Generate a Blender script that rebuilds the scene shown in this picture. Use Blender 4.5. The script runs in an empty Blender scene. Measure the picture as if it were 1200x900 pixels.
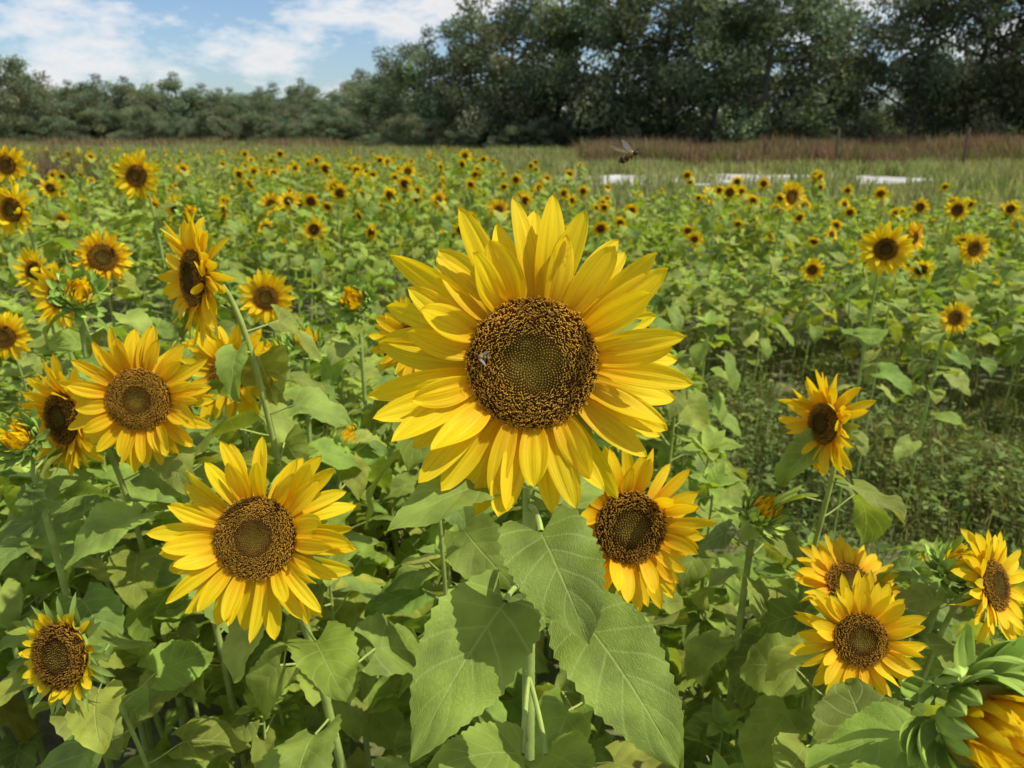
import bpy, math, random
import numpy as np
from mathutils import Vector, Matrix
sc = bpy.context.scene
H = 1.6; PITCH = math.radians(18.8); CP, SP = math.cos(PITCH), math.sin(PITCH)
F = 867.0
def loc(u, v, d):
    """world position from surveyed bearing (1200x900 photo) and range d (m)"""
    a = (u-600)/F; b = (450-v)/F
    return np.array([a*d, d*(CP+b*SP), H+d*(b*CP-SP)])
def nrm(v):
    v = np.asarray(v, float); return v/(np.linalg.norm(v)+1e-12)
def nrmrows(a): return a/(np.linalg.norm(a,axis=1)[:,None]+1e-12)

# ---------------------------------------------------------------- mesh builder
class MB:
    def __init__(s):
        s.v=[]; s.f=[]; s.m=[]; s.c=[]; s.uv=[]; s.n=0
    def add(s, V, Fc, mat, col, uv=None):
        V=np.asarray(V,float).reshape(-1,3); n=len(V)
        col=np.asarray(col,float)
        if col.ndim==1: col=np.tile(col,(n,1))
        if uv is None: uv=np.zeros((n,2))
        Fc=np.asarray(Fc)+s.n
        s.v.append(V); s.f.extend(Fc.tolist()); s.m.extend([mat]*len(Fc)); s.c.append(col); s.uv.append(uv); s.n+=n
    def mesh(s, name, mats):
        me=bpy.data.meshes.new(name)
        V=np.concatenate(s.v)
        me.from_pydata(V.tolist(),[],s.f)
        for m in mats: me.materials.append(m)
        me.polygons.foreach_set('material_index', np.array(s.m,dtype=np.int32))
        me.polygons.foreach_set('use_smooth', np.ones(len(s.f),dtype=bool))
        a=me.attributes.new('Col','FLOAT_COLOR','POINT')
        C=np.concatenate(s.c); C=np.concatenate([C,np.ones((len(C),1))],1)
        a.data.foreach_set('color', C.astype(np.float32).ravel())
        a=me.attributes.new('puv','FLOAT_VECTOR','POINT')
        U=np.concatenate(s.uv); U=np.concatenate([U,np.zeros((len(U),1))],1)
        a.data.foreach_set('vector', U.astype(np.float32).ravel())
        me.update()
        return me
_gf={}
def gridf(nu,nv):
    if (nu,nv) not in _gf:
        i,j=np.meshgrid(np.arange(nu),np.arange(nv),indexing='ij')
        a=i*(nv+1)+j
        _gf[(nu,nv)]=np.stack([a,a+nv+1,a+nv+2,a+1],-1).reshape(-1,4)
    return _gf[(nu,nv)]
def frame(n, roll=0.0, up=(0,0,1)):
    z=nrm(n); u=np.array(up,float)
    if abs(np.dot(z,u))>.98: u=np.array([0,1,0.])
    x=nrm(np.cross(u,z)); y=np.cross(z,x)
    c,s=math.cos(roll),math.sin(roll)
    return np.stack([x*c+y*s, -x*s+y*c, z],1)

# ---------------------------------------------------------------- materials
def nodes(name):
    m=bpy.data.materials.new(name); m.use_nodes=True
    nt=m.node_tree; nt.nodes.clear()
    return m,nt,nt.nodes,nt.links
def plantmat(name, rough=.5, transl=.4, tcol=(1,1,1), spec=.3, kind='petal', huevar=.03, valvar=.3):
    m,nt,N,L=nodes(name)
    out=N.new('ShaderNodeOutputMaterial')
    at=N.new('ShaderNodeAttribute'); at.attribute_name='Col'
    uv=N.new('ShaderNodeAttribute'); uv.attribute_name='puv'
    oi=N.new('ShaderNodeObjectInfo')
    col=at.outputs['Color']
    geo=N.new('ShaderNodeTexCoord')
    no=N.new('ShaderNodeTexNoise'); no.inputs['Scale'].default_value={'petal':1.0,'leaf':22,'tree':.6}.get(kind,30); no.inputs['Detail'].default_value=3
    if kind=='petal':
        mp=N.new('ShaderNodeMapping'); mp.inputs['Scale'].default_value=(1.3,7,1)
        L.new(uv.outputs['Vector'],mp.inputs['Vector']); L.new(mp.outputs[0],no.inputs['Vector'])
    else:
        L.new(geo.outputs['Object'],no.inputs['Vector'])
    mr=N.new('ShaderNodeMapRange'); mr.inputs['From Min'].default_value=.3; mr.inputs['From Max'].default_value=.7
    mr.inputs['To Min'].default_value=1-valvar; mr.inputs['To Max'].default_value=1+valvar*.6
    L.new(no.outputs['Fac'],mr.inputs['Value'])
    hs=N.new('ShaderNodeHueSaturation')
    L.new(col,hs.inputs['Color']); L.new(mr.outputs[0],hs.inputs['Value'])
    hr=N.new('ShaderNodeMapRange'); hr.inputs['To Min'].default_value=.5-huevar; hr.inputs['To Max'].default_value=.5+huevar
    L.new(oi.outputs['Random'],hr.inputs['Value']); L.new(hr.outputs[0],hs.inputs['Hue'])
    cfin=hs.outputs['Color']
    bump=N.new('ShaderNodeBump')
    if kind=='petal':
        bump.inputs['Strength'].default_value=.4; bump.inputs['Distance'].default_value=.002
        L.new(no.outputs['Fac'],bump.inputs['Height'])
    elif kind=='leaf':
        sp=N.new('ShaderNodeSeparateXYZ'); L.new(uv.outputs['Vector'],sp.inputs[0])
        def M(op,a,b=None,c=None):
            n=N.new('ShaderNodeMath'); n.operation=op
            for i,x in enumerate((a,b,c)):
                if x is None: continue
                if isinstance(x,(int,float)): n.inputs[i].default_value=x
                else: L.new(x,n.inputs[i])
            return n.outputs[0]
        t=sp.outputs[0]; s_=sp.outputs[1]
        ab=M('ABSOLUTE',s_)
        q=M('MULTIPLY',M('POWER',ab,.85),.30)
        ph=M('FRACT',M('MULTIPLY',M('SUBTRACT',M('POWER',M('MAXIMUM',t,0.),.8),q),5.5))
        lat=M('ABSOLUTE',M('SUBTRACT',ph,.5))
        latv=M('SUBTRACT',1.,M('MINIMUM',M('MULTIPLY',lat,13.),1.))
        mid=M('SUBTRACT',1.,M('MINIMUM',M('MULTIPLY',ab,24.),1.))
        vein=M('MAXIMUM',mid,M('MULTIPLY',latv,.7))
        n2=N.new('ShaderNodeTexVoronoi'); n2.inputs['Scale'].default_value=26; n2.feature='DISTANCE_TO_EDGE'
        L.new(uv.outputs['Vector'],n2.inputs['Vector'])
        vv=M('MULTIPLY',M('MINIMUM',n2.outputs['Distance'],.25),.6)
        hgt=M('ADD',M('SUBTRACT',M('MULTIPLY',M('MINIMUM',M('MULTIPLY',lat,3.),1.),.35),M('MULTIPLY',mid,.5)),vv)
        bump.inputs['Strength'].default_value=.55; bump.inputs['Distance'].default_value=.004
        L.new(hgt,bump.inputs['Height'])
        mx=N.new('ShaderNodeMix'); mx.data_type='RGBA'
        L.new(M('MULTIPLY',vein,.6),mx.inputs['Factor']); L.new(cfin,mx.inputs['A']); mx.inputs['B'].default_value=(.42,.50,.15,1)
        cfin=mx.outputs['Result']
    else:
        bump.inputs['Strength'].default_value=.3; bump.inputs['Distance'].default_value=.002
        L.new(no.outputs['Fac'],bump.inputs['Height'])
    p=N.new('ShaderNodeBsdfPrincipled'); p.inputs['Roughness'].default_value=rough
    p.inputs['Specular IOR Level'].default_value=spec
    L.new(cfin,p.inputs['Base Color'])
    if kind!='tree': L.new(bump.outputs[0],p.inputs['Normal'])
    if transl>0:
        tr=N.new('ShaderNodeBsdfTranslucent')
        mt=N.new('ShaderNodeMix'); mt.data_type='RGBA'; mt.blend_type='MULTIPLY'; mt.inputs['Factor'].default_value=1
        L.new(cfin,mt.inputs['A']); mt.inputs['B'].default_value=(*tcol,1)
        L.new(mt.outputs['Result'],tr.inputs['Color'])
        ms=N.new('ShaderNodeMixShader'); ms.inputs[0].default_value=transl
        L.new(p.outputs[0],ms.inputs[1]); L.new(tr.outputs[0],ms.inputs[2]); L.new(ms.outputs[0],out.inputs[0])
    else: L.new(p.outputs[0],out.inputs[0])
    return m
M_PET=plantmat('petal',.55,.45,(1,.95,.5),.18,'petal',.008,.16)
M_LEAF=plantmat('sunflower_leaf',.55,.40,(1.35,1.25,.45),.24,'leaf',.012,.35)
M_STEM=plantmat('sunflower_stem',.6,.1,(1,1,.6),.25,'stem',.01,.25)
M_DISK=plantmat('sunflower_disk',.85,0,(1,1,1),.1,'disk',.0,.35)
M_GRASS=plantmat('grass_blades',.6,.35,(1.3,1.3,.7),.2,'stem',.03,.3)
M_TREE=plantmat('tree_foliage',.65,.3,(1.2,1.25,.7),.15,'tree',.02,.35)
M_BARK=plantmat('bark',.9,0,(1,1,1),.1,'stem',.0,.35)
M_BEE=plantmat('bee_body',.6,0,(1,1,1),.3,'stem',0,.2)
PM=[M_PET,M_LEAF,M_STEM,M_DISK]

# ---------------------------------------------------------------- plant parts
def tube(mb, path, rad, sides, mat, col):
    path=np.asarray(path,float); n=len(path)
    rad=np.broadcast_to(np.asarray(rad,float),(n,))
    T=np.gradient(path,axis=0); T/=np.linalg.norm(T,axis=1)[:,None]+1e-12
    ref=np.array([0.31,.95,.05]) if abs(T[:,1]).mean()<.8 else np.array([1,0.1,0])
    A=np.cross(T,ref); A/=np.linalg.norm(A,axis=1)[:,None]+1e-12
    B=np.cross(T,A)
    th=np.linspace(0,2*np.pi,sides+1)
    V=path[:,None,:]+rad[:,None,None]*(np.cos(th)[None,:,None]*A[:,None,:]+np.sin(th)[None,:,None]*B[:,None,:])
    mb.add(V.reshape(-1,3),gridf(n-1,sides),mat,col)
def bez(p0,p1,p2,p3,n):
    t=np.linspace(0,1,n)[:,None]
    return (1-t)**3*p0+3*(1-t)**2*t*p1+3*(1-t)*t*t*p2+t**3*p3
def petal(mb, O, Fm, theta, r0, z0, L, W, elev, bend, side, twist, nu, nv, mat, c0, c1, rs, sharp=.68):
    t=np.linspace(0,1,nu+1)[:,None]; s=np.linspace(-1,1,nv+1)[None,:]
    hw=W*.5*((1-t)**sharp*(.45+2.0*t))/.93
    tw=twist*t
    zc=-.12*W*(1-s*s)*(1-t*.5)+.05*W*np.cos(s*np.pi*2.5)*np.sin(np.pi*np.clip(t,0,1))
    y=s*hw
    y2=y*np.cos(tw)-zc*np.sin(tw); z2=y*np.sin(tw)+zc*np.cos(tw)
    if abs(bend)<1e-3: bend=1e-3
    a=elev+bend*t
    xc=L*(np.sin(elev+bend*t)-np.sin(elev))/bend
    zz=-L*(np.cos(elev+bend*t)-np.cos(elev))/bend
    x=xc-z2*np.sin(a); z=zz+z2*np.cos(a)
    y3=y2+side*L*t*t
    x=np.broadcast_to(x,y3.shape)
    ct,st=math.cos(theta),math.sin(theta)
    X=(r0+x)*ct-y3*st; Y=(r0+x)*st+y3*ct; Z=z0+z
    P=np.stack([X,Y,Z],-1).reshape(-1,3)@Fm.T+O
    k=np.clip(t*2.0,0,1)
    C=(np.array(c0)*(1-k)+np.array(c1)*k)[:,None,:]*np.ones((1,nv+1,1))
    uvx=np.broadcast_to(t,(nu+1,nv+1)); uvy=np.broadcast_to(s,(nu+1,nv+1))
    mb.add(P,gridf(nu,nv),mat,C.reshape(-1,3),np.stack([uvx+rs*7.3,uvy+rs*3.1],-1).reshape(-1,2))
def leaf(mb, base, d, up, L, W, D, fold, nu, nv, rs, col, wave=.05, chord=False):
    x=nrm(d); z=np.asarray(up,float); z=nrm(z-x*np.dot(z,x)); y=np.cross(z,x)
    if abs(D)<.02: D=.02
    if chord:
        h=D/2; x,z=x*math.cos(h)+z*math.sin(h), z*math.cos(h)-x*math.sin(h)
        L=L*(D/2)/math.sin(D/2)
    t=np.linspace(0,1,nu+1)[:,None]; s=np.linspace(-1,1,nv+1)[None,:]
    sh=(1-t)**.95*(t+.035)**.42; sh=sh/sh.max()
    hw=W*.5*sh*np.ones_like(s)
    if nu>=12:
        tooth=((np.arange(nu+1)%2)*2-1)[:,None]*.04
        edge=(abs(s)>.99)
        hw=hw*(1+tooth*edge)
    ab=np.abs(s)
    lx=-.20*L*ab**1.4*np.clip(1-t,0,1)**3.5
    ly=s*hw*math.cos(fold)
    ph=rs*20
    lz=ab*hw*math.sin(fold)*(1-.35*ab)+wave*W*np.sin(t*8+ph+s)*ab**1.5+.035*W*np.sin(t*17+ph*2+s*3)*ab
    a=D*t
    cx=L*np.sin(a)/D; cz=-L*(1-np.cos(a))/D
    PX=cx+lz*np.sin(a)+lx*np.cos(a); PZ=cz+lz*np.cos(a)-lx*np.sin(a)
    PY=ly+0*PX
    side=(rs-.5)*.16*L*t*t
    P=PX[...,None]*x+(PY+side)[...,None]*y+PZ[...,None]*z+np.asarray(base)
    k=(ab**3*.15+.0*t)[...,None]
    C=np.array(col)[None,None,:]*(1+k)
    U=np.stack([np.broadcast_to(t,PX.shape),np.broadcast_to(s,PX.shape)],-1)
    mb.add(P.reshape(-1,3),gridf(nu,nv),1,C.reshape(-1,3),U.reshape(-1,2))
LEAFC=np.array([.29,.375,.062])
STEMC=np.array([.36,.44,.11])
def disk(mb,O,Fm,rd,lod,rng,young=.5):
    nr,ns=(6,20) if lod==0 else (9,36)
    r=np.linspace(0,1,nr+1)[:,None]; th=np.linspace(0,2*np.pi,ns+1)[None,:]
    dome=lambda q: rd*(.26*(1-q**2.2)-.10*np.exp(-(q/.35)**2))
    z=dome(r)+.0*th
    X=r*rd*np.cos(th); Y=r*rd*np.sin(th)
    P=np.stack([X,Y,z],-1).reshape(-1,3)@Fm.T+O
    tone=rng.uniform(.6,1.05)
    ci=np.array([.25,.165,.022])*tone; cm=np.array([.18,.085,.012])*tone; co=np.array([.38,.17,.020])*tone
    qs=rng.uniform(.12,.3)
    def colr(q):
        q=q[...,None]
        a=np.clip((q-qs)/.25,0,1); b=np.clip((q-.55)/.25,0,1)
        return (ci*(1-a)+cm*a)*(1-b)+co*b
    C=colr(np.broadcast_to(r,X.shape))*(.5 if lod else .6)
    mb.add(P,gridf(nr,ns),3,C.reshape(-1,3))
    N={0:110,1:620,2:1700}[lod]
    i=np.arange(N)+.5; q=np.sqrt(i/N); ph=i*2.399963
    dx=np.stack([q*rd*np.cos(ph),q*rd*np.sin(ph),dome(q)],-1)
    sz=rd*1.75/np.sqrt(N)*(.62+.38*q)
    hgt=sz*(.6+.3*q)*rng.uniform(.75,1.3,N)
    outer=np.clip((q-.5)/.2,0,1)
    hgt=hgt*(1+outer*1.2)*(1.4 if lod==2 else 1.2)
    lean=(q*.45-.1)+rng.normal(0,.16,N)
    ux=np.stack([np.cos(ph),np.sin(ph),0*ph],-1)
    ax=nrmrows(np.stack([np.cos(ph)*np.sin(lean),np.sin(ph)*np.sin(lean),np.cos(lean)],-1)+rng.normal(0,.12,(N,3)))
    b1=nrmrows(np.cross(ax,ux+.01)); b2=np.cross(ax,b1)
    K=4
    tA=np.arange(K)*2*np.pi/K
    def ring(rr,hh):
        return dx[:,None,:]+ax[:,None,:]*hh[:,None,None]+rr[:,None,None]*(np.cos(tA)[None,:,None]*b1[:,None,:]+np.sin(tA)[None,:,None]*b2[:,None,:])
    r0=ring(sz*.44,-sz*.2); r1=ring(sz*.38,hgt*.65); tip=dx[:,None,:]+ax[:,None,:]*hgt[:,None,None]
    V=np.concatenate([r0,r1,tip],1)
    fq=[[k,(k+1)%K,K+(k+1)%K,K+k] for k in range(K)]
    ft=[[K+k,K+(k+1)%K,2*K,2*K] for k in range(K)]
    off=(np.arange(N)*9)[:,None,None]
    FQ=(np.array(fq)[None]+off).reshape(-1,4)
    FT=(np.array([f[:3] for f in ft])[None]+off).reshape(-1,3)
    cc=colr(q)*rng.uniform(.6,1.4,(N,1))
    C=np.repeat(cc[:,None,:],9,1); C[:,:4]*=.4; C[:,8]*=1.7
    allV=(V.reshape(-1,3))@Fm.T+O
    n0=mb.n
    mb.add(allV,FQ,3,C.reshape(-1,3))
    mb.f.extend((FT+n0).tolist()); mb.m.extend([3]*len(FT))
    if lod>=1:
        sel=np.where(q>(.46 if lod==2 else .55))[0]
        sel=sel[rng.rand(len(sel))<.85]
        for sgn in (-1,1):
            n=len(sel); dirs=b1[sel]*sgn*np.cos(rng.uniform(-1,1,n))[:,None]+b2[sel]*rng.uniform(-1,1,n)[:,None]
            dirs=nrmrows(dirs); wd=np.cross(dirs,ax[sel])
            st=dx[sel]+ax[sel]*(hgt[sel]*.85)[:,None]
            S=(sz[sel]*.70)[:,None]
            pts=[st, st+dirs*S*.5+ax[sel]*S*.55, st+dirs*S*1.05+ax[sel]*S*.35, st+dirs*S*1.1-ax[sel]*S*.05]
            w=S*.21
            Vs=np.stack([p+wd*w*k for p in pts for k in (-1,1)],1)
            fs=np.array([[0,1,3,2],[2,3,5,4],[4,5,7,6]])[None]+(np.arange(n)*8)[:,None,None]
            g=np.array([.68,.38,.045])*rng.uniform(.4,1.15,(n,1))*(1. if lod==2 else .7)
            mb.add(Vs.reshape(-1,3)@Fm.T+O, fs.reshape(-1,4),3,np.repeat(g[:,None,:],8,1).reshape(-1,3))
def head(mb,O,n,D,frac,lod,rng,kind='open'):
    Fm=frame(n,rng.uniform(0,6.28)); rd=D*.5*frac
    O=np.asarray(O,float)
    nu,nv={0:(5,2),1:(8,4),2:(14,8)}[lod]
    ya=np.array([.97,.71,.014]); yb=np.array([.95,.50,.006])
    green=np.array([.30,.41,.075])
    if kind in('open','small'):
        L0=D*.5-rd*.85
        lay=[(21,-.10,1.05,-.004),(19,.10,.99,.0),(15,.32,.80,.003)] if lod else [(17,0,1.03,-.003),(13,.28,.85,0)]
        if kind=='small': lay=[(22,.35,.95,-.004),(18,.65,.8,0)]
        wilt=rng.rand()<.35
        for li,(cnt,el,lf,zo) in enumerate(lay):
            ph0=rng.uniform(0,6)
            for k in range(cnt):
                if rng.rand()<.05: continue
                th=ph0+2*np.pi*(k+rng.uniform(-.30,.30))/cnt
                L=L0*lf*rng.uniform(.80,1.09); W=D*.092*rng.uniform(.8,1.2)
                if lod==0: W*=1.3
                e=el+rng.normal(0,.15)
                if wilt and lod<2 and rng.rand()<.25: e+=rng.uniform(.3,.9)
                br=rng.uniform(.86,1.03)
                petal(mb,O,Fm,th,rd*.93,zo*D*3,L,W,e+.12,-rng.uniform(-.3,.75),rng.normal(0,.09),rng.normal(0,.5),nu,nv,0,yb*br,ya*br,rng.rand())
        disk(mb,O,Fm,rd,lod,rng)
        bl,bw,be=D*.15,D*.06,-.15
        if kind=='small': bl=D*.3; bw=D*.085; be=.25
        nb=16 if lod==0 else 24
        for k in range(nb):
            th=2*np.pi*k/nb+rng.uniform(-.1,.1)
            petal(mb,O,Fm,th,rd*.9,-.05*D-(k%2)*.01*D,bl*rng.uniform(.8,1.2)+rd*.12,bw,be+rng.normal(0,.15),rng.uniform(-.6,.4),0,0,max(3,nu//2),2,2,green*.9,green*1.15,0,.8)
    else: # bud: cupped overlapping bracts around closed yellow petals
        rd=D*.30
        for li,(cnt,el,lf,bd,r_) in enumerate([(12,.0,.55,1.0,1.0),(13,.35,.60,1.1,1.),(12,.65,.56,1.1,.95),(10,.9,.44,.9,.9)]):
            for k in range(cnt):
                th=2*np.pi*(k+.5*(li%2)+rng.uniform(-.25,.25))/cnt
                petal(mb,O,Fm,th,rd*r_*.95,-.16*D+li*.035*D,D*lf*rng.uniform(.7,1.1),D*.21*rng.uniform(.8,1.1),el+rng.normal(0,.16),bd*rng.uniform(.5,1.2),rng.normal(0,.12),rng.normal(0,.3),max(4,nu),max(2,nv),2,green*.8,green*rng.uniform(.95,1.5),0,.85)
        for k in range(70 if lod else 22):
            th=rng.uniform(0,6.28)
            petal(mb,O,Fm,th,rd*rng.uniform(.05,.85),.0*D,D*.48*rng.uniform(.7,1.1),D*.085,1.15+rng.normal(0,.15),.9*rng.uniform(.4,1.2),0,rng.normal(0,.3),max(4,nu//2),2,0,yb*.95,ya,rng.rand())
        r=np.linspace(0,1,6)[:,None]; th=np.linspace(0,2*np.pi,17)[None,:]
        P=np.stack([r*rd*np.cos(th),r*rd*np.sin(th),.06*D*(1-r*r)+0*th],-1).reshape(-1,3)@Fm.T+O
        mb.add(P,gridf(5,16),2,np.array([.4,.33,.04]))
    prof=[(1.0,-.0),(1.02,-.18),(.86,-.42),(.5,-.62),(.16,-.80),(.10,-1.0)]
    th=np.linspace(0,2*np.pi,17)
    V=np.array([[a*rd*math.cos(q),a*rd*math.sin(q),b*rd*.62-.0*D] for a,b in prof for q in th])
    mb.add(V@Fm.T+O,gridf(len(prof)-1,16),2,green*.9)
    return O-Fm[:,2]*rd*.58
def plant(mb,base,P,n,D,frac=.42,lod=1,nleaf=12,LL=.15,rng=None,kind='open',leafzone=(.15,.9),rstem=None,stemcol=None):
    base=np.asarray(base,float); n=nrm(n)
    hh=P[2]-base[2]
    lnu,lnv={0:(6,4),1:(16,6),2:(26,10)}[lod]
    if kind!='none':
        A=head(mb,P,n,D,frac,lod,rng,kind)
    else: A=np.array(P,float)
    rs=rstem or D*.028
    up=np.array([0,0,1.])
    if kind!='none':
        p2=A-n*D*.30-up*D*.05; p1=base+up*hh*.7+(p2-base)*np.array([.4,.4,0])
    else: p2=A-up*.1; p1=base+up*hh*.5
    S=bez(base,p1,p2,A,22 if lod else 10)
    tp=np.linspace(1.25,.8,len(S))
    if kind=='none': tp=np.linspace(1.2,.3,len(S))
    tube(mb,S,rs*tp,10 if lod else 5,2,STEMC if stemcol is None else stemcol)
    z0,z1=leafzone; ph=rng.uniform(0,6)
    for i in range(nleaf):
        f=z0+(z1-z0)*(i+rng.uniform(-.3,.3))/max(1,nleaf-1)
        f=min(max(f,.05),.97)
        k=f*(len(S)-1); j=int(k); j=min(j,len(S)-2); b=S[j]*(1-(k-j))+S[j+1]*(k-j)
        az=ph+i*2.4+rng.normal(0,.3)
        L=LL*(1.0-.55*max(0,f-.55)/.45)*rng.uniform(.7,1.2)
        o=np.array([math.cos(az),math.sin(az),0])
        e=rng.uniform(.2,.6) if f>.6 else rng.uniform(.1,.6)
        pl=L*rng.uniform(.35,.6)
        pe=b+(o*math.cos(e)+up*math.sin(e))*pl
        tube(mb,bez(b,b+o*pl*.3+up*pl*.05,pe-o*pl*.2-up*pl*.05,pe,6 if lod else 4),rs*.32,5 if lod else 3,2,STEMC*1.05)
        de=rng.uniform(-.7,.3)
        d=o*math.cos(de)+up*math.sin(de)
        u=up+rng.normal(0,.28,3)
        v=rng.uniform(.65,1.25); cc=LEAFC*v*np.array([rng.uniform(.85,1.15),1,rng.uniform(.8,1.2)])
        if f<.4 and rng.rand()<.12: cc=np.array([.38,.36,.08])*v
        leaf(mb,pe,d,u,L,L*rng.uniform(.66,.9),rng.uniform(.3,1.4),rng.uniform(.05,.45),lnu,lnv,rng.rand(),cc,wave=rng.uniform(.04,.10))
    if kind=='none':
        for i in range(6):
            az=i*2.4+ph; o=np.array([math.cos(az),math.sin(az),0]); e=rng.uniform(.3,1.1)
            leaf(mb,A,o*math.cos(e)+up*math.sin(e),up-o*.4,LL*.5,LL*.28,.7,.35,max(5,lnu//2),4,rng.rand(),LEAFC*1.2)
    return S
def link(me,name):
    o=bpy.data.objects.new(name,me); sc.collection.objects.link(o); return o

# ---------------------------------------------------------------- HERO sunflower
rng=np.random.RandomState(3)
mb=MB()
hp=loc(624,426,.67)
base=np.array([.021,.70,0.])
n_h=nrm([.02,-.95,.28])
A=head(mb,hp,n_h,.285,.41,2,rng,'open')
S=bez(base,base+np.array([0,-.02,.9]),A-n_h*.05+np.array([0,.0,-.10]),A,40)
tube(mb,S,np.linspace(.0085,.0062,40),16,2,STEMC*1.1)
HV=[];HF=[]
for i in range(1500):
    k=rng.uniform(15,38.5); j=int(k); b=S[j]*(1-(k-j))+S[j+1]*(k-j); az=rng.uniform(0,6.28)
    o=np.array([math.cos(az),math.sin(az),rng.uniform(-.2,.3)]); w=np.array([-math.sin(az),math.cos(az),0])*.00018
    b=b+o*.006; q=len(HV); HV+= [b-w,b+w,b+o*rng.uniform(.002,.004)]; HF.append([q,q+1,q+2])
mb.add(np.array(HV),HF,2,[.5,.55,.35])
cam=np.array([0,0,H])
def hleaf(bu,bv,bd,tu,tv,td,W,stem_v,tilt=.5,D=.9,fold=.18,rs=.5,c=1.0,stem=S,rp=.0028,nu=30):
    b=loc(bu,bv,bd); t=loc(tu,tv,td)
    j=int(np.argmin([abs(p[2]-stem_v) for p in stem])); sp=stem[j]
    tocam=nrm(cam-b)
    up=nrm(tocam*(1-tilt)+np.array([0,0,1])*tilt)
    leaf(mb,b,t-b,up,np.linalg.norm(t-b),W,D,fold,nu,10,rs,LEAFC*c,wave=.06,chord=True)
    tube(mb,bez(sp,sp*.6+b*.4+np.array([0,0,.012]),b*.8+sp*.2+np.array([0,0,.012]),b,10),rp,8,2,STEMC*1.15)
def stz(v,d=.72): return loc(625,v,d)[2]
hleaf(590,562,.70, 455,630,.62,.062,stz(598),.75,.6,.25,.2,1.0)
hleaf(634,624,.63, 686,757,.57,.082,stz(640),.45,.8,.25,.7,.75)
hleaf(592,706,.66, 479,892,.58,.092,stz(745),.45,.8,.25,.6,.95)
hleaf(690,734,.69, 803,900,.62,.092,stz(765),.45,.6,.15,.3,.8)
hleaf(648,598,.76, 712,552,.84,.06,stz(610),.7,.5,.2,.3,1.0)
hleaf(612,885,.70, 500,905,.62,.065,stz(905),.6,.7,.2,.4,.95)
hleaf(640,885,.72, 700,925,.62,.065,stz(905),.55,.7,.2,.6,.95)
link(mb.mesh('sunflower',PM),'sunflower')

# ---------------------------------------------------------------- near individually placed sunflowers
near=[
 (738,618,1.00,.225,.43,(.15,-.9,.25),'open',1),
 (300,630,.96,.25,.42,(.0,-.9,.42),'open',2),
 (163,468,1.10,.21,.44,(.08,-.95,.2),'open',2),
 (228,326,1.18,.21,.42,(-.72,-.66,.12),'open',1),
 (74,490,1.22,.195,.44,(-.45,-.85,.15),'open',1),
 (268,438,1.40,.19,.36,(.15,-.95,.2),'open',1),
 (72,768,.98,.125,.68,(-.25,-.85,.35),'small',1),
 (966,496,1.22,.175,.38,(-.96,-.28,.12),'open',1),
 (996,686,1.15,.165,.44,(.05,-.45,.85),'open',1),
 (1008,750,.95,.165,.40,(-.05,-.9,.40),'open',1),
 (1165,686,1.0,.155,.42,(.55,-.7,.45),'open',1),
 (1154,852,.54,.108,.42,(.10,-.85,.22),'bud',2),
 (490,400,1.05,.135,.42,(.0,-.9,.2),'open',1),
 (312,349,2.0,.15,.43,(.1,-.95,.15),'open',1),
 (120,302,1.9,.14,.50,(.5,-.8,.15),'open',1),
 (72,345,1.65,.155,.42,(-.2,-.9,.15),'open',1),
 (40,318,2.1,.14,.42,(-.35,-.9,.15),'open',1),
 (14,246,2.3,.17,.44,(-.2,-.9,.1),'open',1),
 (160,206,2.6,.18,.42,(-.15,-.95,.15),'open',1),
 (8,193,3.3,.18,.44,(0,-1,.1),'open',1),
 (4,394,1.6,.11,.44,(0.2,-.9,.1),'open',1),
 (1038,292,2.3,.17,.40,(-.25,-.9,.1),'open',1),
 (1072,278,2.9,.13,.35,(.5,-.8,.1),'open',1),
 (1142,291,3.0,.14,.42,(.1,-1,.1),'open',1),
 (1120,372,2.75,.13,.42,(0,-1,.1),'open',1),
 (952,316,4.9,.17,.4,(-.1,-1,.1),'open',0),
 (928,230,4.1,.18,.4,(.3,-.9,.1),'open',0),
 (1122,246,4.6,.16,.45,(0,-1,.1),'open',0),
 (415,352,2.0,.10,.4,(-.1,-.8,.5),'bud',1),
 (358,404,1.7,.08,.4,(.2,-.5,.8),'bud',1),
 (318,420,1.5,.075,.4,(-.2,-.5,.8),'bud',1),
 (893,600,1.25,.07,.4,(.3,-.5,.8),'bud',1),
 (1122,668,1.05,.075,.4,(.3,-.4,.85),'bud',1),
 (92,345,1.5,.085,.4,(.5,-.6,.5),'bud',1),
 (22,515,1.15,.07,.4,(.1,-.7,.6),'bud',1),
 (225,250,2.6,.09,.4,(.0,-.9,.4),'bud',1),
]
for i,(u,v,d,D,fr,n,kind,lod) in enumerate(near):
    rg=np.random.RandomState(100+i)
    mb=MB(); P=loc(u,v,d); n=nrm(n)
    b=np.array([P[0]-n[0]*D*.7+rg.normal(0,.025), P[1]-n[1]*D*.55+rg.uniform(0,.05), 0])
    if i==1: b[0]+=.02
    if i==7: b[0]=P[0]-.05; b[1]=P[1]+.03
    if i==3: b[0]+=.04
    rt=D*.026 if kind!='bud' else .006
    nl=11; zone=(.25,.80)
    plant(mb,b,P,n,D,fr,lod,nl,min(.15,.10+D*.2) if i<14 else .11,rg,kind,zone,rstem=rt)
    link(mb.mesh('sunflower',PM),'sunflower')

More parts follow.
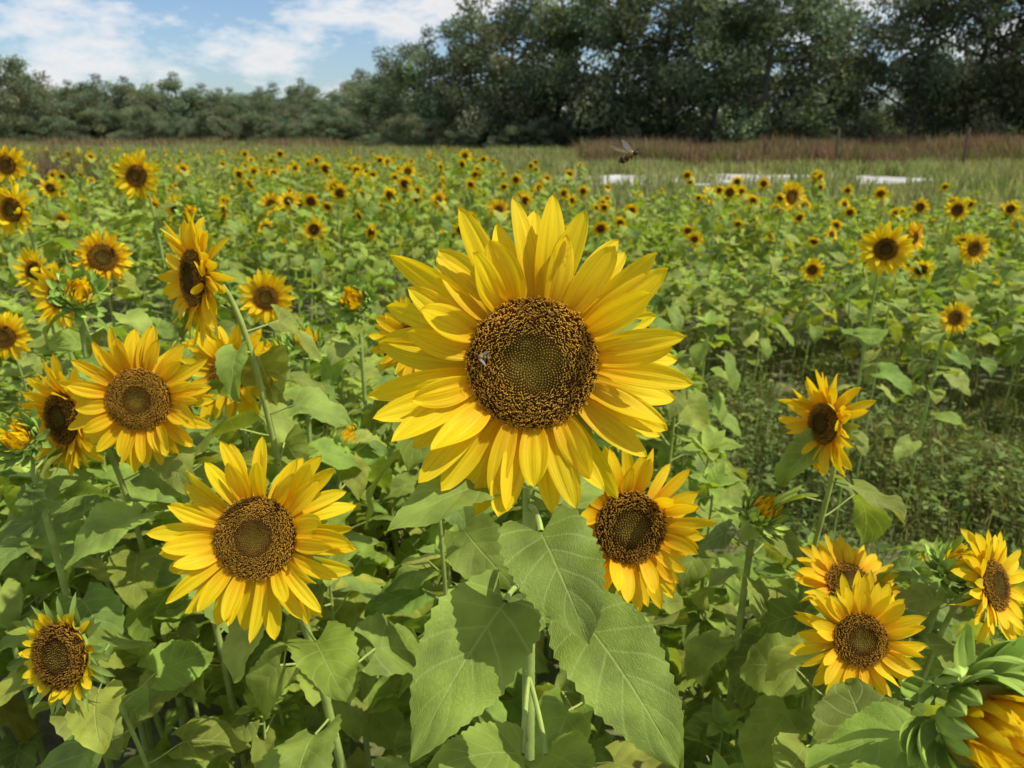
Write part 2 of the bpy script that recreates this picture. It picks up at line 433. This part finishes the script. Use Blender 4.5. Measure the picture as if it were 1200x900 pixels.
# ---------------------------------------------------------------- scatter helper (geometry nodes)
def scatter(name, objs, pts, rots, scl, idx):
    coll=bpy.data.collections.new(name+'_sources')
    for k,o in enumerate(objs): coll.objects.link(o)
    me=bpy.data.meshes.new(name); me.from_pydata(np.asarray(pts).tolist(),[],[])
    a=me.attributes.new('rot','FLOAT_VECTOR','POINT'); a.data.foreach_set('vector',np.asarray(rots,np.float32).ravel())
    a=me.attributes.new('scl','FLOAT_VECTOR','POINT'); a.data.foreach_set('vector',np.asarray(scl,np.float32).ravel())
    a=me.attributes.new('idx','INT','POINT'); a.data.foreach_set('value',np.asarray(idx,np.int32))
    ob=link(me,name)
    ng=bpy.data.node_groups.new(name,'GeometryNodeTree')
    ng.interface.new_socket('Geometry',in_out='INPUT',socket_type='NodeSocketGeometry')
    ng.interface.new_socket('Geometry',in_out='OUTPUT',socket_type='NodeSocketGeometry')
    N=ng.nodes; gi=N.new('NodeGroupInput'); go=N.new('NodeGroupOutput')
    ci=N.new('GeometryNodeCollectionInfo'); ci.inputs['Collection'].default_value=coll
    ci.inputs['Separate Children'].default_value=True; ci.inputs['Reset Children'].default_value=True
    ip=N.new('GeometryNodeInstanceOnPoints'); ip.inputs['Pick Instance'].default_value=True
    def na(nm,t):
        x=N.new('GeometryNodeInputNamedAttribute'); x.data_type=t; x.inputs['Name'].default_value=nm
        return [o for o in x.outputs if o.enabled and o.name=='Attribute'][0]
    L=ng.links
    L.new(gi.outputs[0],ip.inputs['Points']); L.new(ci.outputs[0],ip.inputs['Instance'])
    L.new(na('rot','FLOAT_VECTOR'),ip.inputs['Rotation']); L.new(na('scl','FLOAT_VECTOR'),ip.inputs['Scale'])
    L.new(na('idx','INT'),ip.inputs['Instance Index']); L.new(ip.outputs[0],go.inputs[0])
    md=ob.modifiers.new('scatter','NODES'); md.node_group=ng
    return ob

# ---------------------------------------------------------------- variants
def variant(name,build,mats):
    mb=MB(); build(mb); return bpy.data.objects.new(name,mb.mesh(name,mats))
far=[]
for i in range(16):
    rg=np.random.RandomState(500+i)
    def bld(mb,i=i,rg=rg):
        if i<9: plant(mb,(0,0,0),np.array([0,-.05,1.]),nrm([rg.normal(0,.3),-1,rg.uniform(-.5,.5)]),rg.uniform(.14,.195),rg.uniform(.36,.46),0,9,.15,rg,'open' if i!=4 else 'small',(.4,.85),.0055)
        elif i<11: plant(mb,(0,0,0),np.array([0,-.02,.95]),nrm([rg.normal(0,.3),-.6,.7]),.08,.43,0,10,.15,rg,'bud',(.35,.93),.005)
        else: plant(mb,(0,0,0),np.array([.02,0,rg.uniform(.72,.92)]),(0,0,1),.1,.4,0,13,.165,rg,'none',(.35,.97),.006)
    far.append(variant('field_plant_%02d'%i,bld,PM))
nearv=[]
for i in range(7):
    rg=np.random.RandomState(700+i)
    def bld(mb,i=i,rg=rg):
        if i<5: plant(mb,(0,0,0),np.array([.02,0,.9]),(0,0,1),.1,.4,1,16,.155,rg,'none',(.25,.97),.007)
        else: plant(mb,(0,0,0),np.array([.0,-.02,.9]),nrm([.2,-.6,.7]),.075,.4,1,14,.15,rg,'bud',(.25,.95),.006)
    nearv.append(variant('leafy_plant_%02d'%i,bld,PM))

def lane(x,y):
    """grassy lane between plots"""
    c=3.45-.33*(x-1.8) if x>-.5 else 4.2-.25*(x+.5)
    w=.84 if x>1.0 else max(.32,.84-.6*(1.0-x))
    return abs(y-c)<w
rg=np.random.RandomState(11)
pts=[];rot=[];scl=[];idx=[]
sp=.20
for ix in range(-14,15):
    for iy in range(0,14):
        x=ix*sp+rg.uniform(-.09,.09); y=.82+iy*sp+rg.uniform(-.09,.09)
        if abs(x)>.85*y+.25: continue
        if lane(x,y): continue
        h=.93 if x<.3*y else 1.6-y*.62
        h=min(h,.93)
        if y<1.15: h=min(h,.78)
        if y<1.0: h=min(h,.68)
        h*=rg.uniform(.76,1.06)
        if h<.3: continue
        if rg.rand()<.13: continue
        pts.append((x,y,0)); rot.append((rg.normal(0,.08),rg.normal(0,.08),rg.uniform(0,6.28)))
        s=h/.93; wz=max(s,.75); scl.append((wz,wz,s)); idx.append(rg.choice([0,1,2,3,4,0,1,2,3,4,5,6]))
scatter('sunflower_foliage',nearv,pts,rot,scl,idx)
pts=[];rot=[];scl=[];idx=[]
def clump(x,y): return .5+.5*math.sin(x*1.9+1.3*math.sin(y*1.1))*math.sin(y*1.6+1.7*math.sin(x*.8)+.6)
y=3.6
while y<16:
    sp=.27 if y<8 else .36
    x=-.85*y-1
    while x<.85*y+1:
        X=x+rg.uniform(-.13,.13); Y=y+rg.uniform(-.13,.13)
        x+=sp
        if lane(X,Y) or Y<4.2-.33*(X-1.8)-.2: continue
        if X>-.5 and Y>11.4-.12*X: continue
        if rg.rand()<.07: continue
        left=1.0 if X<1.5 else max(.35,1.05-.10*X)
        cl=clump(X,Y)
        pf=(.33 if Y>5 else .11)*left*(.30+1.5*cl*cl)
        if abs(X-.6)<2.6 and Y>6: pf*=1.25
        if X>.3 and Y<5.6: pf=.02
        r=rg.rand()
        hs=rg.uniform(.74,1.12)*(.90+.15*clump(X*.5+3,Y*.5))
        if r<pf: k=rg.randint(0,9); hs=hs*.98+.13
        elif r<pf+.06: k=9+rg.randint(0,2)
        else: k=11+rg.randint(0,5)
        if X>.3 and Y<8 : hs*=.93
        if X>-.3 and Y>8: hs*=.90
        pts.append((X,Y,0)); idx.append(k); scl.append((max(.9,hs),)*2+(hs,))
        yaw=rg.normal(-.1,.5)
        if rg.rand()<.10: yaw=rg.uniform(0,6.28)
        rot.append((rg.normal(0,.09),rg.normal(0,.09),yaw if k<11 else rg.uniform(0,6.28)))
    y+=sp
for _ in range(800):
    Y=rg.uniform(15,34); X_=rg.uniform(-.8*Y,-.02*Y if Y>18 else .1*Y)
    k=rg.randint(0,9) if rg.rand()<.30 else 11+rg.randint(0,5)
    hs=rg.uniform(.7,1.0); pts.append((X_,Y,0)); idx.append(k); scl.append((hs,hs,hs)); rot.append((0,0,rg.normal(0,.6)))
scatter('sunflower_field',far,pts,rot,scl,idx)

# ---------------------------------------------------------------- grass & weeds
def tuft(nb,h,spread,w,cols,seed,lean=.5):
    def f(mb):
        r=np.random.RandomState(seed)
        for k in range(nb):
            az=r.uniform(0,6.28); rr=spread*math.sqrt(r.rand()); hh=h*r.uniform(.45,1.1)
            b=np.array([rr*math.cos(az),rr*math.sin(az),0]); a2=r.uniform(0,6.28)
            o=np.array([math.cos(a2),math.sin(a2),0]); side=np.array([-math.sin(a2),math.cos(a2),0])
            le=lean*r.uniform(.1,1.3)
            P=[b,b+o*hh*le*.2+np.array([0,0,hh*.5]),b+o*hh*le*.7+np.array([0,0,hh*(1-.35*le)])]
            ww=w*r.uniform(.6,1.3)
            V=[P[0]-side*ww,P[0]+side*ww,P[1]-side*ww*.8,P[1]+side*ww*.8,P[2]]
            c=np.array(cols[r.randint(len(cols))])*r.uniform(.7,1.25)
            q=mb.n
            mb.add(V,[[0,1,3,2]],0,c); mb.f.append([q+2,q+3,q+4]); mb.m.append(0)
    return f
def weed(seed):
    def f(mb):
        r=np.random.RandomState(seed)
        for k in range(60):
            az=r.uniform(0,6.28); rr=.13*math.sqrt(r.rand()); z=r.uniform(.01,.16)
            leaf_c=np.array([.17,.22,.045])*r.uniform(.6,1.4)
            c=np.array([rr*math.cos(az),rr*math.sin(az),z]); s=r.uniform(.010,.022)
            a=nrm(r.normal(0,1,3)*np.array([1,1,.4])); b=nrm(np.cross(a,nrm(r.normal(0,.5,3)+np.array([0,0,1]))))
            mb.add([c-a*s,c+b*s*.5,c+a*s,c-b*s*.5],[[0,1,2,3]],0,leaf_c)
        tuft(30,.2,.13,.002,[(.18,.20,.05),(.28,.25,.09)],seed+1,.8)(mb)
    return f
G1=[(.16,.20,.045),(.20,.23,.05),(.30,.26,.11),(.13,.17,.035)]
lane_t=[variant('lane_grass_%d'%i,tuft(60,.15,.14,.003,G1,20+i,.9) if i<3 else weed(30+i),[M_GRASS]) for i in range(6)]
pts=[];rot=[];scl=[];idx=[]
for _ in range(5000):
    X_=rg.uniform(-3.5,5); Y=rg.uniform(1.8,6)
    if not lane(X_,Y) and rg.rand()<.8: continue
    if abs(X_)>.9*Y+.2: continue
    cl=clump(X_*2.5,Y*2.5)
    s=rg.uniform(.4,1.0)+.9*cl*rg.rand(); pts.append((X_,Y,0)); scl.append((s,s,s)); rot.append((0,0,rg.uniform(0,6.28))); idx.append(rg.randint(6) if rg.rand()<.5 else (3+rg.randint(3) if cl>.5 else rg.randint(3)))
scatter('lane_grass',lane_t,pts,rot,scl,idx)
G2=[(.27,.31,.10),(.33,.34,.13),(.22,.27,.09),(.37,.34,.16)]
mt=[variant('meadow_tuft_%d'%i,tuft(80,.6,.55,.016,G2,40+i,.4),[M_GRASS]) for i in range(4)]
pts=[];rot=[];scl=[];idx=[]
def on_path(x,y): return x>-.5 and x<14.8 and abs(y-26.6-.06*x)<3.2
for _ in range(6000):
    Y=11.5+ 76*rg.rand()**1.3; X_=rg.uniform(-.85*Y,.85*Y)
    if on_path(X_,Y) and rg.rand()<.90: continue
    s=rg.uniform(.6,1.3)
    if X_>-3 and Y<24:
        s*=rg.uniform(.25,.55)
        if rg.rand()<.13: s*=2.3
    if Y>45: s*=1.3
    pts.append((X_,Y,0)); scl.append((s*1.4,s*1.4,s*(.9))); rot.append((0,0,rg.uniform(0,6.28))); idx.append(rg.randint(4))
scatter('meadow_grass',mt,pts,rot,scl,idx)
G3=[(.26,.15,.10),(.30,.18,.12),(.19,.13,.08),(.19,.19,.08),(.32,.24,.16),(.22,.12,.08)]
wt=[variant('brown_weed_%d'%i,tuft(110,1.25,.7,.022,G3 if i<3 else [(.17,.19,.06),(.22,.21,.08)],60+i,.45),[M_GRASS]) for i in range(4)]
pts=[];rot=[];scl=[];idx=[]
for _ in range(1900):
    Y=rg.uniform(35,56); X_=rg.uniform(3.5+.05*(Y-31),.85*Y)
    cl=clump(X_*.25,Y*.3)
    s=rg.uniform(.35,1.15)*(.7+.3*min(1,X_/12))*(.6+.75*cl)
    pts.append((X_,Y,0)); scl.append((s*1.2,s*1.2,s)); rot.append((0,0,rg.uniform(0,6.28))); idx.append(3 if rg.rand()<.5*(1-cl) else rg.randint(3))
for _ in range(200):
    Y=rg.uniform(60,95); X_=rg.uniform(-.8*Y,.1*Y); s=rg.uniform(.5,1.2)
    pts.append((X_,Y,0)); scl.append((s*1.6,s*1.6,s)); rot.append((0,0,rg.uniform(0,6.28))); idx.append(rg.randint(4))
for _ in range(45):
    Y=rg.uniform(14,18); X_=rg.uniform(-.72*Y,-.55*Y)
    s=rg.uniform(.8,1.2); pts.append((X_,Y,0)); scl.append((s*.35,s*.35,s*1.1)); rot.append((0,0,rg.uniform(0,6.28))); idx.append(rg.randint(4))
scatter('tall_brown_weeds',wt,pts,rot,scl,idx)

# ---------------------------------------------------------------- ground
def gridmesh(name,xs,ys,z,mat):
    V=[(x,y,z(x,y)) for y in ys for x in xs]; n=len(xs)
    Fc=[(j*n+i,j*n+i+1,(j+1)*n+i+1,(j+1)*n+i) for j in range(len(ys)-1) for i in range(n-1)]
    me=bpy.data.meshes.new(name); me.from_pydata(V,[],Fc); me.materials.append(mat); return link(me,name)
def groundmat(name,c1,c2,c3,scale,rough=.95,bump=.5):
    m,nt,N,L=nodes(name)
    out=N.new('ShaderNodeOutputMaterial'); p=N.new('ShaderNodeBsdfPrincipled'); p.inputs['Roughness'].default_value=rough
    tc=N.new('ShaderNodeTexCoord'); n1=N.new('ShaderNodeTexNoise'); n1.inputs['Scale'].default_value=scale; n1.inputs['Detail'].default_value=8
    L.new(tc.outputs['Object'],n1.inputs['Vector'])
    cr=N.new('ShaderNodeValToRGB'); e=cr.color_ramp.elements
    e[0].position=.35; e[0].color=(*c1,1); e[1].position=.68; e[1].color=(*c3,1); x=e.new(.5); x.color=(*c2,1)
    L.new(n1.outputs['Fac'],cr.inputs[0]); L.new(cr.outputs[0],p.inputs['Base Color'])
    b=N.new('ShaderNodeBump'); b.inputs['Strength'].default_value=bump; b.inputs['Distance'].default_value=.05
    n2=N.new('ShaderNodeTexNoise'); n2.inputs['Scale'].default_value=scale*12; n2.inputs['Detail'].default_value=6
    L.new(tc.outputs['Object'],n2.inputs['Vector']); L.new(n2.outputs['Fac'],b.inputs['Height']); L.new(b.outputs[0],p.inputs['Normal'])
    L.new(p.outputs[0],out.inputs[0]); return m
gm=groundmat('soil_and_grass',(.08,.065,.03),(.12,.13,.045),(.18,.19,.06),1.7)
xs=sorted(set([-600,-300,-150,-80]+list(range(-40,41,4))+[80,150,300,600]))
ys=[-20,-5,0]+list(range(2,60,4))+[80,120,200,400,900]
gridmesh('ground',xs,ys,lambda x,y:0,gm)
pm=groundmat('pale_gravel',(.28,.27,.23),(.42,.41,.38),(.55,.54,.51),1.2,.9,.3)
V=[];Fc=[]
for i in range(20):
    x=-.8+i*.85; c=26.6+.06*x; w=3.2+.45*math.sin(i*1.3)
    w*=min(1,(i+1)/7,(20.5-i)/7)
    V+=[(x,c-w,.02),(x,c+w,.02)]
    if i: Fc.append((2*i-2,2*i,2*i+1,2*i-1))
me=bpy.data.meshes.new('gravel_path'); me.from_pydata(V,[],Fc); me.materials.append(pm); link(me,'gravel_path')

# ---------------------------------------------------------------- fence
mb=MB()
fp=[(13.6,32.5),(18.4,31.5),(25.5,31),(33,31)]
for k,(x,y) in enumerate(fp):
    hgt=1.75+.2*math.sin(k*3)
    tube(mb,[(x,y,0),(x+.01,y,hgt*.5),(x+.04*math.sin(k),y,hgt),(x+.04*math.sin(k),y,hgt+.01)],[.045,.04,.04,.001],8,0,[.10,.08,.06])
for z in (.5,.9,1.3):
    tube(mb,[(x,y,z+.01*math.sin(x)) for x,y in fp],.003,4,0,[.15,.14,.13])
link(mb.mesh('wire_fence',[M_BARK]),'wire_fence')

# ---------------------------------------------------------------- trees
def tree(seed,hgt,cw,dense=1.0,base=.06,col=(.065,.10,.03),nl=24):
    def f(mb):
        r=np.random.RandomState(seed)
        bark=np.array([.13,.12,.10])
        clumps=[]
        lean=r.normal(0,.05,2)
        top=np.array([lean[0]*hgt,lean[1]*hgt,hgt*.80])
        tr=bez(np.zeros(3),np.array([0,0,hgt*.3]),top*.7+r.normal(0,.3,3)*np.array([1,1,0]),top,14)
        tube(mb,tr,np.linspace(hgt*.019,hgt*.004,14),8,0,bark)
        for i in range(nl):
            q=(i+.5)/nl
            f_=base+(1-base)*q*.9
            k=f_*13; j=int(k); b=tr[min(j,13)]
            az=i*2.4+r.normal(0,.5)
            prof=max(.12,1-(abs(q-.45)/.60)**2.4)**.5
            env=cw*.5*prof*r.choice([.55,.8,1.0,1.0,1.15])*r.uniform(.85,1.1)
            rise=env*r.uniform(.0,.5)+.02*hgt
            e=b+np.array([math.cos(az)*env,math.sin(az)*env,rise])
            lb=bez(b,b+(e-b)*.3+np.array([0,0,-.02*hgt]),b+(e-b)*.7+np.array([0,0,.01*hgt]),e,6)
            tube(mb,lb,np.linspace(hgt*.007,hgt*.002,6),4,0,bark)
            for g in (.55,.8,1.0):
                c=b+(e-b)*g+r.normal(0,.045*hgt,3)*np.array([1,1,.8])
                clumps.append((c,hgt*r.uniform(.055,.10)))
        clumps.append((top+np.array([0,0,hgt*.03]),hgt*.08)); clumps.append((top+r.normal(0,.05*hgt,3),hgt*.08)); clumps.append((top+np.array([0,0,hgt*.12]),hgt*.055))
        for c,rad in clumps:
            n=int(90*dense*(rad/(hgt*.05))**1.7)
            d=r.normal(0,1,(n,3)); d/=np.linalg.norm(d,axis=1)[:,None]; d*=(r.rand(n,1)**.4)*rad*np.array([1.2,1.2,.85])
            ctr=c+d
            sz=hgt*.0118*r.uniform(.5,1.3,(n,1))
            a=nrmrows(r.normal(0,1,(n,3))); b_=nrmrows(np.cross(a,r.normal(0,1,(n,3))))
            V=np.stack([ctr-a*sz,ctr+b_*sz*.6,ctr+a*sz,ctr-b_*sz*.6],1)
            br=r.uniform(.7,1.4)*np.array([r.uniform(.85,1.25),1,r.uniform(.85,1.1)])
            cc=np.array(col)*br*r.uniform(.75,1.25,(n,1))
            mb.add(V.reshape(-1,3),(np.arange(n)*4)[:,None]+np.arange(4)[None],1,np.repeat(cc[:,None],4,1).reshape(-1,3))
    return f
TM=[M_BARK,M_TREE]
CT_HAZED=(.165,.20,.115)  # distance haze put into the foliage colour: lighter and greyer, no real atmosphere
tv=[variant('tree_var_%d'%i,tree(900+i,12,[10,11,8.5,10,7.5][i],dense=[1,1,1.,.9,.55][i],base=[.05,.08,.05,.1,.2][i],col=CT_HAZED,nl=[24,26,22,22,16][i]),TM) for i in range(5)]
def put_tree(x,y,s,k,sz=None,a=None):
    o=bpy.data.objects.new('deciduous_tree',tv[k].data); sc.collection.objects.link(o)
    o.location=(x,y,-.05); o.scale=(s*(sz or 1),s*(sz or 1),s); o.rotation_euler=(0,0,rg.uniform(0,6.28) if a is None else a)
def XX(u,y): return (u-600)/F*y*CP*1.06
for (u,y,s,k,w) in [(466,74,.68,2,1.1),(510,70,.90,1,.9),(552,68,1.04,2,1.1),(598,64,1.12,3,.9),(650,66,1.26,1,.95),
                    (705,62,1.20,0,1.),(762,61,1.48,3,.95),(822,58,1.15,1,.9),(872,57,1.36,2,1.0),
                    (925,60,1.10,3,.75),(982,60,.80,4,.9),(1040,56,1.24,1,.72),(1095,55,1.38,0,.9),(1140,54,1.0,4,.9),(1195,52,1.3,3,.9),(1250,52,1.3,2,1.1),
                    (22,92,1.06,0,1.0),(-25,98,1.15,1,1),(62,104,.86,2,1.2)]:
    put_tree(XX(u,y),y,s,k,w)
pts=[];rot=[];scl=[];idx=[]
u=-60
while u<480:
    y=rg.uniform(108,122); s=rg.choice([.60,.70,.80,.92])*rg.uniform(.95,1.08)
    pts.append((XX(u,y),y,-.4)); scl.append((s*1.25,s*1.25,s)); rot.append((0,0,rg.uniform(0,6.28))); idx.append(rg.randint(4)); u+=rg.uniform(16,38)
u=-80
while u<1300:
    y=rg.uniform(128,140) if u<480 else rg.uniform(76,84)
    s=rg.uniform(.75,.92) if u<480 else rg.uniform(.55,.95)
    if 470<u<620: s=rg.uniform(.6,.75)
    if 930<u<1040: s*=.6
    pts.append((XX(u,y),y,-.4)); scl.append((s*1.15,s*1.15,s)); rot.append((0,0,rg.uniform(0,6.28))); idx.append(rg.randint(4)); u+=rg.uniform(26,44)
u=-80
while u<1300:
    y=rg.uniform(100,106) if u<440 else rg.uniform(60,66)
    s=rg.uniform(.22,.48)*(1.3 if u<440 else .85)
    pts.append((XX(u,y),y,-s*2.2)); scl.append((s*1.3,s*1.3,s)); rot.append((0,0,rg.uniform(0,6.28))); idx.append(rg.randint(4)); u+=rg.uniform(14,26)
scatter('distant_tree_line',tv,pts,rot,scl,idx)

# ---------------------------------------------------------------- bees
def ellip(mb,c,rad,Fm,colf,nu=10,nv=14):
    t=np.linspace(0,np.pi,nu+1)[:,None]; p=np.linspace(0,2*np.pi,nv+1)[None,:]
    V=np.stack([np.cos(t)+0*p,np.sin(t)*np.cos(p),np.sin(t)*np.sin(p)],-1)*np.array(rad)
    C=np.array([colf(x) for x in np.repeat(np.cos(t).ravel(),nv+1)])
    mb.add(V.reshape(-1,3)@Fm.T+c,gridf(nu,nv),0,C)
def bee(P,fwd,up,L,wingup):
    mb=MB(); x=nrm(fwd); z=np.array(up,float); z=nrm(z-x*np.dot(x,z)); y=np.cross(z,x); Fm=np.stack([x,y,z],1)
    dk=np.array([.02,.015,.01]); fz=np.array([.30,.18,.05])
    g=lambda a,b,c: P+Fm@(np.array([a,b,c])*L)
    ellip(mb,g(-.24,0,-.02),(.28*L,.15*L,.14*L),Fm,lambda q: fz if math.sin(q*9)>.2 else dk)
    ellip(mb,g(.12,0,.03),(.17*L,.15*L,.15*L),Fm,lambda q: fz*.9)
    ellip(mb,g(.34,0,.0),(.08*L,.11*L,.10*L),Fm,lambda q: dk)
    for sy in (-1,1):
        for k,a in enumerate((.2,.1,0.)):
            tube(mb,[g(a,.1*sy,-.06),g(a+.06-.08*k,.26*sy,-.02),g(a+.1-.14*k,.32*sy,-.2)],[.02*L,.015*L,.008*L],5,0,dk)
        tube(mb,[g(.4,.04*sy,.05),g(.5,.08*sy,.1),g(.56,.12*sy,.02)],[.01*L,.008*L,.006*L],4,0,dk)
        for (a,ln,wd) in ((.14,.62,.2),(.05,.42,.15)):
            t=np.linspace(0,1,9)[:,None]; s=np.linspace(-1,1,4)[None,:]
            hw=wd*.5*np.sin(np.pi*np.clip(t*.93+.04,0,1))**.6
            px=a-t*ln*.75+s*hw; py=sy*(.1+t*ln*.6+0*s); pz=.12+wingup*t*ln+0*s
            V=np.stack([px,py,pz],-1).reshape(-1,3)*L
            mb.add(V@Fm.T+P,gridf(8,3),1,[.55,.52,.45])
    return link(mb.mesh('bee',[M_BEE,M_WING]),'bee')
M_WING,nt,N,L=nodes('bee_wing')
o_=N.new('ShaderNodeOutputMaterial'); p_=N.new('ShaderNodeBsdfPrincipled'); p_.inputs['Base Color'].default_value=(.7,.67,.6,1); p_.inputs['Roughness'].default_value=.25
t_=N.new('ShaderNodeBsdfTransparent'); m_=N.new('ShaderNodeMixShader'); m_.inputs[0].default_value=.35
L.new(t_.outputs[0],m_.inputs[1]); L.new(p_.outputs[0],m_.inputs[2]); L.new(m_.outputs[0],o_.inputs[0])
Fh=frame(n_h)
bp=hp+Fh@np.array([-.045,.006,.0155])
bee(bp,Fh@np.array([-1,.25,0]),n_h,.0145,.15)
bee(loc(737,183,.62),(.6,-.6,.35),(-.1,-.2,1),.022,.9)

# ---------------------------------------------------------------- light, sky, camera
AZ=math.radians(100); EL=math.radians(57)
s=Vector((math.sin(AZ)*math.cos(EL),math.cos(AZ)*math.cos(EL),math.sin(EL)))
ld=bpy.data.lights.new('sun','SUN'); ld.energy=5.0; ld.angle=math.radians(.5); ld.color=(1,.955,.85)
lo=bpy.data.objects.new('sun',ld); sc.collection.objects.link(lo); lo.rotation_euler=s.to_track_quat('Z','Y').to_euler()
w=bpy.data.worlds.new('World'); sc.world=w; w.use_nodes=True
nt=w.node_tree; N=nt.nodes; L=nt.links; N.clear()
wo=N.new('ShaderNodeOutputWorld'); bg=N.new('ShaderNodeBackground'); bg.inputs['Strength'].default_value=.15
sky=N.new('ShaderNodeTexSky'); sky.sky_type='NISHITA'; sky.sun_disc=False; sky.sun_elevation=EL; sky.sun_rotation=AZ
sky.air_density=1.0; sky.dust_density=.8; sky.ozone_density=1.5
tc=N.new('ShaderNodeTexCoord'); mp=N.new('ShaderNodeMapping'); mp.inputs['Scale'].default_value=(1,1,2.6); mp.inputs['Location'].default_value=(.35,.15,.2)
L.new(tc.outputs['Generated'],mp.inputs['Vector'])
cn=N.new('ShaderNodeTexNoise'); cn.inputs['Scale'].default_value=5.0; cn.inputs['Detail'].default_value=9; cn.inputs['Roughness'].default_value=.62
L.new(mp.outputs[0],cn.inputs['Vector'])
cr=N.new('ShaderNodeValToRGB'); cr.color_ramp.elements[0].position=.455; cr.color_ramp.elements[1].position=.57
L.new(cn.outputs['Fac'],cr.inputs[0])
c2=N.new('ShaderNodeValToRGB'); c2.color_ramp.elements[0].position=.48; c2.color_ramp.elements[0].color=(6.3,6.3,6.3,1); c2.color_ramp.elements[1].position=.72; c2.color_ramp.elements[1].color=(4.4,4.5,4.8,1)
L.new(cn.outputs['Fac'],c2.inputs[0])
tn=N.new('ShaderNodeMix'); tn.data_type='RGBA'; tn.blend_type='MULTIPLY'; tn.inputs['Factor'].default_value=1
L.new(sky.outputs[0],tn.inputs['A']); tn.inputs['B'].default_value=(.70,.78,.88,1)
mx=N.new('ShaderNodeMix'); mx.data_type='RGBA'; L.new(cr.outputs[0],mx.inputs['Factor']); L.new(tn.outputs['Result'],mx.inputs['A']); L.new(c2.outputs[0],mx.inputs['B'])
L.new(mx.outputs['Result'],bg.inputs[0]); L.new(bg.outputs[0],wo.inputs[0])
cd=bpy.data.cameras.new('camera'); cd.lens=26; cd.sensor_width=36; cd.clip_end=3000; cd.clip_start=.02
cd.dof.use_dof=True; cd.dof.focus_distance=.74; cd.dof.aperture_fstop=8.5
co=bpy.data.objects.new('camera',cd); sc.collection.objects.link(co); co.location=(0,0,H); co.rotation_euler=(math.pi/2-PITCH,0,0)
sc.camera=co
sc.view_settings.view_transform='Standard'; sc.view_settings.look='None'; sc.view_settings.exposure=0
